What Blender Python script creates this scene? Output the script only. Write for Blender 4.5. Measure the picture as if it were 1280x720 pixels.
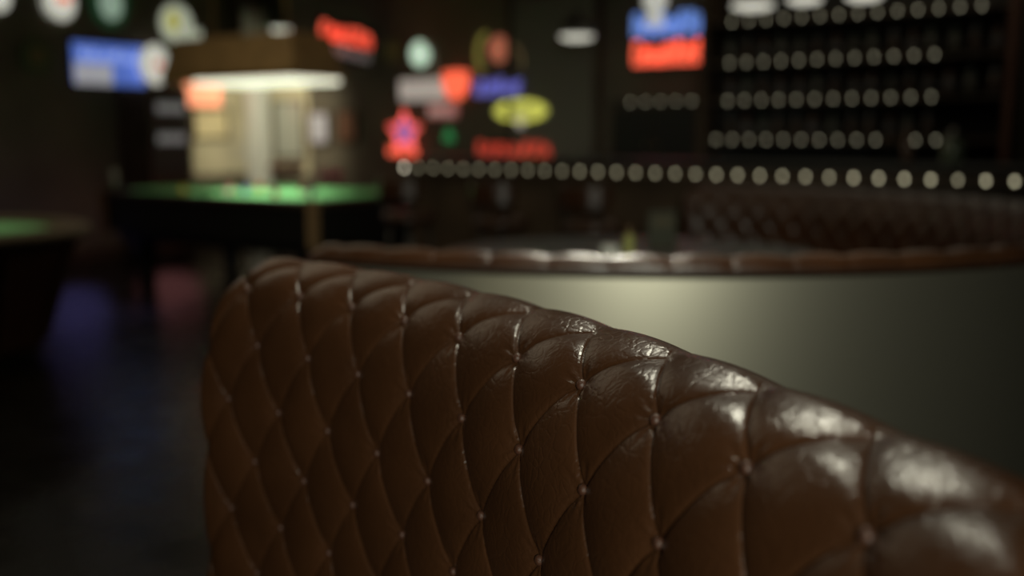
import bpy, bmesh, math, random
from math import sin, cos, pi, atan, sqrt, exp, radians
from mathutils import Vector, Matrix
random.seed(7)
S = bpy.context.scene
COL = S.collection
for o in list(bpy.data.objects):
    bpy.data.objects.remove(o)

# ------------------------------------------------------------------ camera
CAMZ = 1.30
FPX = 1244.0
PITCH = atan((360 - 168.5) / FPX)
cd = bpy.data.cameras.new('camera')
cam = bpy.data.objects.new('camera', cd)
COL.objects.link(cam)
cam.location = (0, 0, CAMZ)
cam.rotation_euler = (pi / 2 - PITCH, 0, 0)
cd.sensor_width = 36
cd.lens = FPX * 36 / 1280
cd.clip_start = 0.02
cd.dof.use_dof = True
cd.dof.focus_distance = 1.06
cd.dof.aperture_fstop = 1.58
cd.dof.aperture_blades = 0
cd.dof.aperture_ratio = 1.13
S.camera = cam

# ------------------------------------------------------------------ view, world
S.view_settings.view_transform = 'Standard'
S.view_settings.look = 'None'
S.view_settings.gamma = 1
S.view_settings.exposure = 0.0
S.view_settings.use_curve_mapping = False
wd = bpy.data.worlds.new('world')
S.world = wd
wd.use_nodes = True
wd.node_tree.nodes['Background'].inputs[0].default_value = (1.0, 0.86, 0.60, 1)
wd.node_tree.nodes['Background'].inputs[1].default_value = 0.030

# room frame: u runs along the bar, v runs away across it
TH = 0.586
U = Vector((cos(TH), -sin(TH), 0))
V = Vector((sin(TH), cos(TH), 0))
def W(a, b, z=0.0):
    return U * a + V * b + Vector((0, 0, z))
AL, AR, BF, BB, CEIL = -9.3, 4.6, -4.6, 8.35, 3.15     # room limits in the frame

def lamp(name, kind, loc, energy, color, size=0.1, rot=None, size_y=None, spot=None):
    ld = bpy.data.lights.new(name, kind)
    ld.energy = energy
    ld.color = color
    if kind == 'AREA':
        ld.shape = 'DISK' if size_y is None else 'RECTANGLE'
        ld.size = size
        if size_y: ld.size_y = size_y
    else:
        ld.shadow_soft_size = size
    if spot:
        ld.spot_size = spot; ld.spot_blend = 0.8
    o = bpy.data.objects.new(name, ld)
    COL.objects.link(o)
    o.location = loc
    if rot: o.rotation_euler = rot
    return o
def aim(o, target):
    o.rotation_euler = (Vector(target) - o.location).to_track_quat('-Z', 'Y').to_euler()

k = lamp('aisle_lamp', 'SPOT', (0.10, 1.85, 2.45), 52, (1.0, 0.96, 0.76), 0.13, spot=radians(120)); aim(k, (0.1, 1.7, 0))
k = lamp('booth_roll_fill', 'SPOT', (0.30, 3.7, 2.5), 105, (1.0, 0.96, 0.78), 0.08, spot=radians(36)); aim(k, (0.35, 2.62, 1.0))  # unseen narrow spot added for highlights on the round booth's top roll
k.data.spot_blend = 0.35
k = lamp('rear_lamp', 'SPOT', (0.20, -2.2, 1.95), 370, (0.97, 1.0, 0.84), 0.22, spot=radians(40)); aim(k, (0.30, 2.3, 0.72))
k = lamp('booth_inside_fill', 'SPOT', (0.7, 4.2, 2.6), 12, (1.0, 0.85, 0.6), 0.5, spot=radians(110)); aim(k, (0.9, 4.6, 0))  # unseen soft fill added for the inside of the round booth

# ------------------------------------------------------------------ materials
def mat(name, base=(0.5, 0.5, 0.5), rough=0.5, metal=0.0, emit=None, strength=0.0, bump=None,
        vary=None, spec=None, transmission=0.0, alpha=None, coat=0.0):
    m = bpy.data.materials.new(name)
    m.use_nodes = True
    nt = m.node_tree
    b = nt.nodes['Principled BSDF']
    b.inputs['Base Color'].default_value = (*base, 1)
    b.inputs['Roughness'].default_value = rough
    b.inputs['Metallic'].default_value = metal
    if spec is not None: b.inputs['Specular IOR Level'].default_value = spec
    b.inputs['Transmission Weight'].default_value = transmission
    b.inputs['Coat Weight'].default_value = coat
    if emit:
        b.inputs['Emission Color'].default_value = (*emit, 1)
        b.inputs['Emission Strength'].default_value = strength
    tc = nt.nodes.new('ShaderNodeTexCoord')
    if vary:
        sc, amt = vary
        n = nt.nodes.new('ShaderNodeTexNoise'); n.inputs['Scale'].default_value = sc
        n.inputs['Detail'].default_value = 5
        r = nt.nodes.new('ShaderNodeValToRGB')
        r.color_ramp.elements[0].position = 0.3
        r.color_ramp.elements[1].position = 0.7
        r.color_ramp.elements[0].color = (*[c * (1 - amt) for c in base], 1)
        r.color_ramp.elements[1].color = (*[min(1, c * (1 + amt)) for c in base], 1)
        nt.links.new(tc.outputs['Object'], n.inputs['Vector'])
        nt.links.new(n.outputs['Fac'], r.inputs[0])
        nt.links.new(r.outputs[0], b.inputs['Base Color'])
    if bump:
        sc, st, dist = bump
        n = nt.nodes.new('ShaderNodeTexNoise'); n.inputs['Scale'].default_value = sc
        n.inputs['Detail'].default_value = 6
        bp = nt.nodes.new('ShaderNodeBump')
        bp.inputs['Strength'].default_value = st; bp.inputs['Distance'].default_value = dist
        nt.links.new(tc.outputs['Object'], n.inputs['Vector'])
        nt.links.new(n.outputs['Fac'], bp.inputs['Height'])
        nt.links.new(bp.outputs[0], b.inputs['Normal'])
    return m

def leather_mat(name, base, rough=0.36):
    m = mat(name, base, rough)
    nt = m.node_tree; b = nt.nodes['Principled BSDF']
    tc = nt.nodes.new('ShaderNodeTexCoord')
    # colour mottling
    n1 = nt.nodes.new('ShaderNodeTexNoise'); n1.inputs['Scale'].default_value = 7; n1.inputs['Detail'].default_value = 8
    r = nt.nodes.new('ShaderNodeValToRGB')
    r.color_ramp.elements[0].position = 0.32; r.color_ramp.elements[1].position = 0.72
    r.color_ramp.elements[0].color = (*[c * 0.78 for c in base], 1)
    r.color_ramp.elements[1].color = (*[c * 1.18 for c in base], 1)
    nt.links.new(tc.outputs['Object'], n1.inputs['Vector'])
    nt.links.new(n1.outputs['Fac'], r.inputs[0]); nt.links.new(r.outputs[0], b.inputs['Base Color'])
    # wrinkled grain
    nd = nt.nodes.new('ShaderNodeTexNoise'); nd.inputs['Scale'].default_value = 30; nd.inputs['Detail'].default_value = 3
    mx = nt.nodes.new('ShaderNodeMix'); mx.data_type = 'RGBA'; mx.blend_type = 'LINEAR_LIGHT'
    mx.inputs[0].default_value = 0.02
    nt.links.new(tc.outputs['Object'], nd.inputs['Vector'])
    nt.links.new(tc.outputs['Object'], mx.inputs[6]); nt.links.new(nd.outputs['Color'], mx.inputs[7])
    vo = nt.nodes.new('ShaderNodeTexVoronoi'); vo.feature = 'DISTANCE_TO_EDGE'; vo.inputs['Scale'].default_value = 62
    nt.links.new(mx.outputs[2], vo.inputs['Vector'])
    mr = nt.nodes.new('ShaderNodeMapRange'); mr.inputs['From Max'].default_value = 0.16
    nt.links.new(vo.outputs['Distance'], mr.inputs['Value'])
    # cracks only in patches
    n3 = nt.nodes.new('ShaderNodeTexNoise'); n3.inputs['Scale'].default_value = 12; n3.inputs['Detail'].default_value = 4
    nt.links.new(tc.outputs['Object'], n3.inputs['Vector'])
    mm = nt.nodes.new('ShaderNodeMath'); mm.operation = 'MULTIPLY'
    nt.links.new(mr.outputs[0], mm.inputs[0]); nt.links.new(n3.outputs['Fac'], mm.inputs[1])
    n4 = nt.nodes.new('ShaderNodeTexNoise'); n4.inputs['Scale'].default_value = 260; n4.inputs['Detail'].default_value = 3
    nt.links.new(tc.outputs['Object'], n4.inputs['Vector'])
    ma = nt.nodes.new('ShaderNodeMath'); ma.operation = 'MULTIPLY_ADD'; ma.inputs[1].default_value = 0.35
    nt.links.new(n4.outputs['Fac'], ma.inputs[0]); nt.links.new(mm.outputs[0], ma.inputs[2])
    bp = nt.nodes.new('ShaderNodeBump'); bp.inputs['Strength'].default_value = 0.42; bp.inputs['Distance'].default_value = 0.0012
    nt.links.new(ma.outputs[0], bp.inputs['Height']); nt.links.new(bp.outputs[0], b.inputs['Normal'])
    # roughness variation
    rr = nt.nodes.new('ShaderNodeMapRange'); rr.inputs['To Min'].default_value = rough - 0.07; rr.inputs['To Max'].default_value = rough + 0.1
    nt.links.new(n3.outputs['Fac'], rr.inputs['Value']); nt.links.new(rr.outputs[0], b.inputs['Roughness'])
    return m

def plank_mat(name, base, rough, angle):
    m = mat(name, base, rough, spec=0.14)
    nt = m.node_tree; b = nt.nodes['Principled BSDF']
    tc = nt.nodes.new('ShaderNodeTexCoord'); mp = nt.nodes.new('ShaderNodeMapping')
    mp.inputs['Rotation'].default_value[2] = angle
    br = nt.nodes.new('ShaderNodeTexBrick')
    br.inputs['Scale'].default_value = 1.0
    br.inputs['Brick Width'].default_value = 1.3; br.inputs['Row Height'].default_value = 0.13
    br.inputs['Mortar Size'].default_value = 0.003
    br.inputs['Color1'].default_value = (*[c * 0.75 for c in base], 1)
    br.inputs['Color2'].default_value = (*[c * 1.3 for c in base], 1)
    br.inputs['Mortar'].default_value = (*[c * 0.25 for c in base], 1)
    nt.links.new(tc.outputs['Object'], mp.inputs[0]); nt.links.new(mp.outputs[0], br.inputs['Vector'])
    nt.links.new(br.outputs['Color'], b.inputs['Base Color'])
    n = nt.nodes.new('ShaderNodeTexNoise'); n.inputs['Scale'].default_value = 5; n.inputs['Detail'].default_value = 5
    nt.links.new(mp.outputs[0], n.inputs['Vector'])
    mr = nt.nodes.new('ShaderNodeMapRange'); mr.inputs['To Min'].default_value = rough - 0.1; mr.inputs['To Max'].default_value = rough + 0.16
    nt.links.new(n.outputs['Fac'], mr.inputs['Value']); nt.links.new(mr.outputs[0], b.inputs['Roughness'])
    bp = nt.nodes.new('ShaderNodeBump'); bp.inputs['Strength'].default_value = 0.25; bp.inputs['Distance'].default_value = 0.01
    nt.links.new(n.outputs['Fac'], bp.inputs['Height']); nt.links.new(bp.outputs[0], b.inputs['Normal'])
    return m

M = {}
M['leather'] = leather_mat('brown_leather', (0.046, 0.0180, 0.0072), 0.29)
M['button'] = leather_mat('button_leather', (0.06, 0.022, 0.011), 0.5)
M['piping'] = leather_mat('piping_leather', (0.03, 0.012, 0.006), 0.4)
M['panel'] = mat('olive_panel_paint', (0.66, 0.62, 0.49), 0.37, 0.97)
M['floor'] = plank_mat('dark_floorboards', (0.009, 0.0075, 0.005), 0.24, TH)
M['ceiling'] = mat('dark_ceiling_paint', (0.045, 0.038, 0.030), 0.8, bump=(20, 0.2, 0.01))
M['wall'] = mat('dark_wall_paint', (0.105, 0.086, 0.060), 0.6, vary=(1.3, 0.3), bump=(14, 0.2, 0.01))
M['wood'] = mat('dark_brown_wood', (0.055, 0.035, 0.020), 0.45, vary=(3, 0.3), bump=(30, 0.15, 0.004))
M['wood2'] = mat('mid_brown_wood', (0.16, 0.085, 0.035), 0.4, vary=(4, 0.3))
M['black'] = mat('black_lacquer', (0.012, 0.012, 0.010), 0.4)
M['felt'] = mat('green_felt', (0.17, 0.50, 0.20), 0.95, bump=(300, 0.2, 0.001))
M['tabletop'] = mat('grey_laminate', (0.085, 0.092, 0.088), 0.45, vary=(12, 0.15))
M['metal'] = mat('dark_metal', (0.10, 0.095, 0.085), 0.45, 1.0)
M['beige'] = mat('beige_glow_boards', (0.50, 0.44, 0.29), 0.7, vary=(4, .15))  # pale glow behind the pool table, put into the board colour
M['brass'] = mat('aged_brass', (0.45, 0.30, 0.10), 0.35, 1.0)
M['hood'] = mat('brown_lamp_hood', (0.42, 0.27, 0.11), 0.6, vary=(5, 0.2))
BULB_S = (0.75, 0.98, 1.25, 1.65)
M['bulb'] = mat('warm_bulb_glow', (0.9, 0.85, 0.6), 0.4, emit=(1.0, 0.93, 0.62), strength=BULB_S[2])
M['bulb_dim'] = mat('dim_bulb_glow', (0.9, 0.85, 0.6), 0.4, emit=(1.0, 0.95, 0.68), strength=0.68)
M['bulb_hot'] = mat('bright_bulb_glow', (0.9, 0.85, 0.7), 0.4, emit=(1.0, 0.92, 0.70), strength=4.2)
for _i in (0, 1, 3): M['bulb%d' % _i] = mat('warm_bulb_glow_%d' % _i, (0.9, 0.85, 0.6), 0.4, emit=(1.0, 0.93, 0.62), strength=BULB_S[_i])
M['lampglow'] = mat('lamp_glow', (1, 1, 0.9), 0.4, emit=(1.0, 0.98, 0.78), strength=1.25)
M['pend'] = mat('pendant_glow', (1, 1, 0.9), 0.4, emit=(1.0, 0.97, 0.82), strength=0.75)
def neon(name, c, s):
    M[name] = mat(name, tuple(min(1, x) for x in c), 0.5, emit=c, strength=s)
neon('neon_red', (1.0, 0.17, 0.09), 0.95)
neon('neon_red_dim', (1.0, 0.12, 0.07), 0.42)
neon('neon_orange', (1.0, 0.17, 0.08), 0.85)
neon('neon_blue', (0.22, 0.38, 0.82), 0.5)
neon('neon_violet', (0.28, 0.28, 0.85), 0.36)
neon('neon_yellow', (0.75, 0.75, 0.12), 1.0)
neon('neon_pink', (1.0, 0.18, 0.28), 0.9)
neon('neon_green', (0.06, 0.50, 0.16), 0.25)
neon('glow_white', (0.85, 0.85, 0.74), 0.62)
neon('glow_soft', (0.75, 0.68, 0.62), 0.38)
neon('glow_mint', (0.62, 0.85, 0.66), 0.8)
neon('glow_blue', (0.40, 0.52, 0.85), 0.55)
neon('panel_blue', (0.11, 0.20, 0.68), 0.62)
neon('glow_yellow', (0.60, 0.56, 0.10), 0.5)
neon('glow_grey', (0.5, 0.5, 0.52), 0.18)
neon('glow_peach', (1.0, 0.36, 0.20), 0.9)

# ------------------------------------------------------------------ helpers
class MB:
    def __init__(s): s.v = []; s.f = []
    def add(s, vs, fs):
        o = len(s.v); s.v += [tuple(x) for x in vs]; s.f += [tuple(i + o for i in f) for f in fs]
    def box(s, x0, x1, y0, y1, z0, z1, m=None):
        vs = [Vector((x, y, z)) for z in (z0, z1) for x, y in ((x0, y0), (x1, y0), (x1, y1), (x0, y1))]
        if m: vs = [m @ v for v in vs]
        s.add(vs, [(3, 2, 1, 0), (4, 5, 6, 7), (0, 1, 5, 4), (1, 2, 6, 5), (2, 3, 7, 6), (3, 0, 4, 7)])
    def lathe(s, prof, n=24, c=(0, 0), m=None, sx=1, sy=1):
        vs = []; fs = []; k = len(prof)
        for i in range(n):
            a = 2 * pi * i / n
            for r, z in prof:
                p = Vector((c[0] + r * cos(a) * sx, c[1] + r * sin(a) * sy, z))
                vs.append(m @ p if m else p)
        for i in range(n):
            j = (i + 1) % n
            for q in range(k - 1): fs.append((i * k + q, j * k + q, j * k + q + 1, i * k + q + 1))
        fs.append(tuple(i * k for i in range(n))[::-1]); fs.append(tuple(i * k + k - 1 for i in range(n)))
        s.add(vs, fs)
    def tube(s, pts, r, n=8, closed=False, m=None):
        pts = [Vector(p) for p in pts]
        if m: pts = [m @ p for p in pts]
        N = len(pts); vs = []; fs = []
        prev = None
        for i, p in enumerate(pts):
            if closed: t = pts[(i + 1) % N] - pts[i - 1]
            else: t = pts[min(i + 1, N - 1)] - pts[max(i - 1, 0)]
            t.normalize()
            ref = Vector((0, 0, 1)) if abs(t.z) < 0.9 else Vector((1, 0, 0))
            if prev is None: a = t.cross(ref).normalized()
            else:
                a = (prev - t * prev.dot(t))
                a = a.normalized() if a.length > 1e-5 else t.cross(ref).normalized()
            prev = a
            b = t.cross(a)
            for q in range(n):
                w = 2 * pi * q / n
                vs.append(p + (a * cos(w) + b * sin(w)) * r)
        for i in range(N if closed else N - 1):
            j = (i + 1) % N
            for q in range(n): fs.append((i * n + q, i * n + (q + 1) % n, j * n + (q + 1) % n, j * n + q))
        if not closed:
            fs.append(tuple(range(n))[::-1]); fs.append(tuple((N - 1) * n + q for q in range(n)))
        s.add(vs, fs)
    def prism(s, poly, y0, y1, m=None):           # polygon in x,z extruded along y
        k = len(poly)
        vs = [Vector((x, y0, z)) for x, z in poly] + [Vector((x, y1, z)) for x, z in poly]
        if m: vs = [m @ v for v in vs]
        s.add(vs, [tuple(range(k)), tuple(range(2 * k - 1, k - 1, -1))] + [(i, i + k, (i + 1) % k + k, (i + 1) % k) for i in range(k)])
    def build(s, name, material, parent=None, smooth=False, bevel=0):
        me = bpy.data.meshes.new(name)
        me.from_pydata(s.v, [], s.f)
        bm = bmesh.new(); bm.from_mesh(me); bmesh.ops.recalc_face_normals(bm, faces=bm.faces[:]); bm.to_mesh(me); bm.free()
        me.materials.append(material)
        o = bpy.data.objects.new(name, me); COL.objects.link(o)
        if smooth:
            for p in me.polygons: p.use_smooth = True
        if bevel:
            b = o.modifiers.new('bevel', 'BEVEL'); b.width = bevel; b.segments = 2; b.limit_method = 'ANGLE'
        if parent: o.parent = parent
        return o
def tag(o, label, cat, group=None, kind=None):
    o['label'] = label; o['category'] = cat
    if group: o['group'] = group
    if kind: o['kind'] = kind
    return o
def thing(name, label, cat, loc=(0, 0, 0), rz=0.0, group=None):
    o = bpy.data.objects.new(name, None); COL.objects.link(o)
    o.empty_display_size = 0.1
    o.location = loc; o.rotation_euler = (0, 0, rz)
    return tag(o, label, cat, group)
def struct(name, mb, m, **k):
    o = mb.build(name, m, **k); o['kind'] = 'structure'; return o
def dup(root, loc, rz, label=None, group=None):
    r = root.copy(); COL.objects.link(r); r.location = loc; r.rotation_euler = (0, 0, rz)
    if label: r['label'] = label
    if group: r['group'] = group
    for ch in list(root.children):
        c = ch.copy(); COL.objects.link(c); c.parent = r
        for g in list(ch.children):
            d = g.copy(); COL.objects.link(d); d.parent = c
    return r
def ray(px, py):
    return Vector((0, cos(PITCH), -sin(PITCH))) * FPX + Vector((px - 640, 0, 0)) + Vector((0, sin(PITCH), cos(PITCH))) * (360 - py)
def on_plane(px, py, n, c):                       # world point on plane n.P = c
    d = ray(px, py); o = Vector((0, 0, CAMZ))
    return o + d * ((c - n.dot(o)) / n.dot(d))
ZB = -TH                                          # rotation of things that face the room from the back wall
ZL = pi / 2 - TH                                  # ... from the left wall

# ------------------------------------------------------------------ room shell
RM = Matrix.Rotation(-TH, 4, 'Z')
def rbox(a0, a1, b0, b1, z0, z1):
    m = MB(); m.box(a0, a1, b0, b1, z0, z1, RM); return m
struct('floor', rbox(AL - .2, AR + .2, BF - .2, BB + .2, -0.1, 0), M['floor'])
struct('ceiling', rbox(AL - .2, AR + .2, BF - .2, BB + .2, CEIL, CEIL + .1), M['ceiling'])
struct('wall_back', rbox(AL - .2, AR + .2, BB, BB + .2, 0, CEIL), M['wall'])
struct('wall_left', rbox(AL - .2, AL, BF, BB, 0, CEIL), M['wall'])
struct('wall_right', rbox(AR, AR + .2, BF, BB, 0, CEIL), M['wall'])
struct('wall_front', rbox(AL - .2, AR + .2, BF - .2, BF, 0, CEIL), M['wall'])
struct('baseboard_back', rbox(AL, -5.0, BB - .02, BB, 0, 0.14), M['wood'])
struct('baseboard_left', rbox(AL, AL + .02, BF, BB - .02, 0, 0.14), M['wood'])

# ------------------------------------------------------------------ tufted booths
PROF = [(-0.75, -.102, -.250), (-0.5, -.095, -.2305), (-0.25, -.078, -.2205), (0, -.057, -.219), (1, .0, -.258), (2, .036, -.342), (3, .048, -.440),
        (4, .050, -.536), (5, .052, -.632), (6, .055, -.730), (7, .060, -.830)]
def profile(q):
    P = PROF; i = 0
    while i < len(P) - 2 and q > P[i + 1][0]: i += 1
    p0 = P[max(i - 1, 0)]; p1 = P[i]; p2 = P[i + 1]; p3 = P[min(i + 2, len(P) - 1)]
    h = p2[0] - p1[0]; t = (q - p1[0]) / h
    out = []
    for c in (1, 2):
        m1 = (p2[c] - p0[c]) / (p2[0] - p0[0]) * h if p2[0] != p0[0] else p2[c] - p1[c]
        m2 = (p3[c] - p1[c]) / (p3[0] - p1[0]) * h if p3[0] != p1[0] else p2[c] - p1[c]
        t2 = t * t; t3 = t2 * t
        out.append((2 * t3 - 3 * t2 + 1) * p1[c] + (t3 - 2 * t2 + t) * m1 + (-2 * t3 + 3 * t2) * p2[c] + (t3 - t2) * m2)
    return out
def pillow(s, q):
    p1 = s + (q - 1) / 2; p2 = s - (q - 1) / 2
    u1 = abs(sin(pi * p1)); u2 = abs(sin(pi * p2))
    if q < 0.0:       # rear strip: pleats run straight back
        k = min(1, -q / 0.45)
        us = abs(cos(pi * s))
        u1 = u1 * (1 - k) + us * k; u2 = u2 * (1 - k) + k
    h = 0.0085 * (u1 * u2 + 0.004) ** 0.5 + 0.0058 * (1 - exp(-(u1 * u1 + u2 * u2) / 0.30))
    g = min(u1, u2)
    h -= 0.0016 * exp(-(g / 0.05) ** 2)
    if q < 0.6: h *= 0.62 + 0.38 * max(0, q) / 0.6
    if q < -0.45: h *= max(0.3, 1 - (-0.45 - q) / 0.30 * 0.7)
    # short puckers running into each button
    if q > 0.4:
        i1 = round(p1); i2 = round(p2)
        du = (s - (i1 + i2) / 2) * 0.142; dv = (q - 1 - (i1 - i2)) * 0.095
        d = sqrt(du * du + dv * dv)
        if 0.006 < d < 0.05:
            h += 0.0011 * sin(9 * math.atan2(dv, du) + 3 * i1 + 5 * i2) * exp(-((d - 0.014) / 0.011) ** 2) * min(1, (g / 0.12))
    return h
def booth_point(curve, w, zoff, s, q, s0, s1, round0, round1, bulge=True):
    R = 0.13; E = 0.05
    x, y, a = curve(s * w)
    n = Vector((-cos(a), -sin(a), 0)); tdir = Vector((-sin(a), cos(a), 0))
    r, z = profile(q)
    r2, z2 = profile(q + 0.02); r1, z1 = profile(q - 0.02)
    nr, nz = (z1 - z2), (r2 - r1)
    L = sqrt(nr * nr + nz * nz); nr /= L; nz /= L
    h = pillow(s, q) if bulge else 0.0
    de = 9.0
    if round1: de = min(de, (s1 - s) * w)
    if round0: de = min(de, (s - s0) * w)
    drop = 0.0
    if de < R:
        c = R - sqrt(max(0.0, R * R - (R - de) ** 2))
        drop = c
    if de < E:
        kk = 1 - sqrt(max(0.0, E * E - (E - de) ** 2)) / E
        r = r + (-0.104 - r) * kk; h *= (1 - kk)
    h *= 1.0
    ztop = -.219
    depth = max(0.0, (ztop - z)) ; fall = exp(-(depth / 0.16) ** 2)
    z = z - drop * fall
    return Vector((x, y, CAMZ + zoff + z)) + n * (r + nr * h) + Vector((0, 0, nz * h)), n, tdir, Vector((n.x * nr, n.y * nr, nz))

def build_booth(name, label, curve, w, zoff, s0, s1, per, nq, round0, round1, buttons, seat_span, seat_depth):
    root = thing(name, label, 'booth', (*curve(0.5 * (s0 + s1) * w)[:2], 0))
    off = -root.location
    vs = []; fs = []
    # the grid steps so that both seam directions run exactly along cell diagonals
    s0g = math.ceil(s0 * per) / per
    ns = int((s1 - s0g) * per)
    ss = [s0g + i / per for i in range(ns)] + [s1]
    if s0g > s0: ss.insert(0, s0)
    qs = [-0.75 + 2 * i / per for i in range(int(7.75 * per / 2) + 1)]
    nq = len(qs) - 1; ns = len(ss) - 1
    for s in ss:
        cs = curve(s * w)
        for q in qs: vs.append(booth_point(lambda t: cs, w, zoff, s, q, s0, s1, round0, round1)[0] + off)
    k = nq + 1
    for i in range(ns):
        for j in range(nq):
            sm = (ss[i] + ss[i + 1]) / 2; qm = (qs[j] + qs[j + 1]) / 2
            p1 = sm + (qm - 1) / 2; p2 = sm - (qm - 1) / 2
            a, b, c, d = i * k + j, i * k + j + 1, (i + 1) * k + j + 1, (i + 1) * k + j
            if abs(sin(pi * p1)) < abs(sin(pi * p2)): fs += [(a, b, d), (b, c, d)]
            else: fs += [(a, b, c), (a, c, d)]
    mb = MB(); mb.add(vs, fs)
    o = mb.build('tufted_backrest', M['leather'], root, smooth=True)
    # piping along the rear top edge, down the ends
    pts = []
    N = int((s1 - s0) * 5)
    for i in range(N + 1):
        s = s0 + (s1 - s0) * i / N
        p, n, t, nn = booth_point(curve, w, zoff, s, -0.75, s0, s1, round0, round1, False)
        pts.append(p + off - n * 0.004 + Vector((0, 0, 0.002)))
    if round1:
        p = pts[-1].copy()
        for j in range(1, 14): pts.append(Vector((p.x, p.y, p.z + (0.12 - p.z) * j / 13)))
    if round0:
        p = pts[0].copy()
        for j in range(1, 14): pts.insert(0, Vector((p.x, p.y, p.z + (0.12 - p.z) * j / 13)))
    mb = MB(); mb.tube(pts, 0.0065, 8)
    mb.build('piping', M['piping'], root, smooth=True)
    # outer panel: a curved shell behind the cushion
    mb = MB(); vs = []; N = int((s1 - s0) * 10)
    for i in range(N + 1):
        s = s0 + (s1 - s0) * i / N
        p, n, t, nn = booth_point(curve, w, zoff, s, -0.75, s0, s1, round0, round1, False)
        for rr, z in ((-.006, 0.0), (-.006, p.z - 0.012), (-.024, p.z - 0.012), (-.024, 0.0)):
            q = p + n * rr + off; vs.append(Vector((q.x, q.y, z)))
    fs = []
    for i in range(N):
        for j in range(4): fs.append((i * 4 + j, i * 4 + (j + 1) % 4, i * 4 + 4 + (j + 1) % 4, i * 4 + 4 + j))
    fs += [(0, 3, 2, 1), (N * 4, N * 4 + 1, N * 4 + 2, N * 4 + 3)]
    mb.add(vs, fs); mb.build('outer_panel', M['panel'], root, smooth=False)
    for p in root.children[-1].data.polygons: p.use_smooth = abs(p.normal.z) < 0.5
    # seat cushion and plinth
    a0, a1 = seat_span
    for nm, mt, rin, rout, zz0, zz1 in (('seat', M['leather'], 0.045, seat_depth, 0.30, 0.46), ('plinth', M['black'], 0.0, seat_depth - 0.06, 0.0, 0.297)):
        vs = []; fs = []; N = int((a1 - a0) * 3)
        ring = [(rin, zz0), (rin, zz1), (rout - 0.05, zz1), (rout - 0.012, zz1 - 0.02), (rout, zz1 - 0.05), (rout, zz0)]
        if nm == 'plinth': ring = [(rin, zz0), (rin, zz1), (rout, zz1), (rout, zz0)]
        K = len(ring)
        for i in range(N + 1):
            x, y, a = curve((a0 + (a1 - a0) * i / N) * w)
            for r, z in ring: vs.append(Vector((x - cos(a) * r, y - sin(a) * r, z)) + off)
        for i in range(N):
            for j in range(K): fs.append((i * K + j, i * K + (j + 1) % K, i * K + K + (j + 1) % K, i * K + K + j))
        fs += [tuple(range(K)), tuple(N * K + j for j in range(K))[::-1]]
        mb = MB(); mb.add(vs, fs); mb.build(nm, mt, root)
    # inner backboard that carries the cushion down to the plinth
    # buttons
    proto = None
    for s, q in buttons:
        p, n, t, nn = booth_point(curve, w, zoff, s, q, s0, s1, round0, round1, False)
        if proto is None:
            mb = MB()
            mb.lathe([(0.0005, 0.0062), (0.003, 0.006), (0.0055, 0.0045), (0.0070, 0.002), (0.0066, -0.002), (0.004, -0.004)][::-1], 16)
            b = mb.build('button', M['button'], root, smooth=True); proto = b
        else:
            b = proto.copy(); COL.objects.link(b); b.parent = root
        b.matrix_local = Matrix.Translation(p + off + nn * 0.0015) @ nn.to_track_quat('Z', 'Y').to_matrix().to_4x4() @ Matrix.Scale(0.85, 4)
    return root

CX, CY, CK, CW, CPH, CK2 = 0.0735, 1.008, 0.404, 0.142, 0.455, 0.325
_tab = {}
def near_curve(t):
    # arc position measured from the fourth column; heading turns left going away
    t = t - 3 * CW
    tt = max(t, -0.75)
    n = 40
    x, y = CX, CY
    for i in range(n):
        ti = (i + .5) / n * t
        tc = max(ti, -0.75)
        a = CPH + CK * tc + .5 * CK2 * tc * tc
        x -= sin(a) * t / n; y += cos(a) * t / n
    return x, y, CPH + CK * tt + .5 * CK2 * tt * tt
btn = []
for s2 in range(0, 20):
    for q in range(1, 8):
        s = s2 / 2
        if abs((s + (q - 1) / 2) % 1) < 1e-6 and s < 9.2: btn.append((s, q))
btn = [b for b in btn if not (b[0] < 3 and b[1] > 4)][:96]
build_booth('tufted_booth', 'large brown leather button-tufted booth back in sharp focus across the foreground', near_curve, CW, 0,
            -5.0, 9.75, 48, 200, False, True, btn, (-5, 9.3), 0.46)

FC = (0.45, 4.15); FR = 1.715
def far_curve(t):
    ph = radians(270) + t / FR                     # t = 0 at the point nearest the camera
    return FC[0] + FR * cos(ph), FC[1] + FR * sin(ph), ph - 0.0
FW = 0.1385
fs0 = -radians(35) * FR / FW; fs1 = radians(162) * FR / FW
btn = []
for i in range(int(6.0 * 2), int(fs1 * 2)):
    for q in (1, 2, 3):
        s = i / 2
        if abs((s + (q - 1) / 2) % 1) < 1e-6 and radians(60) < s * FW / FR < radians(160): btn.append((s, q))
build_booth('tufted_booth', 'round brown leather booth with smooth olive-grey outer panel, behind the foreground booth', far_curve, FW, -0.073,
            fs0, fs1, 16, 64, True, True, btn[:96], (fs0 + .5, fs1 - .5), 0.50)

# ------------------------------------------------------------------ table in the round booth and what stands on it
TZ = 0.80
TC = (0.50, 4.14)
t = thing('round_table', 'round grey-topped table inside the round booth', 'table', (*TC, 0))
mb = MB(); mb.lathe([(0.80, TZ - 0.035), (0.82, TZ - 0.02), (0.82, TZ - 0.006), (0.81, TZ)], 72); mb.build('tabletop', M['tabletop'], t)
mb = MB(); mb.lathe([(0.045, 0.03), (0.045, TZ - 0.06), (0.16, TZ - 0.04)], 24); mb.build('pedestal', M['metal'], t, smooth=True)
mb = MB(); mb.lathe([(0.33, 0.0), (0.33, 0.015), (0.1, 0.035), (0.05, 0.05)], 32); mb.build('base', M['metal'], t)
def on_table(px, d):
    return ((px - 640) / FPX * d, d, TZ)
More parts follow.
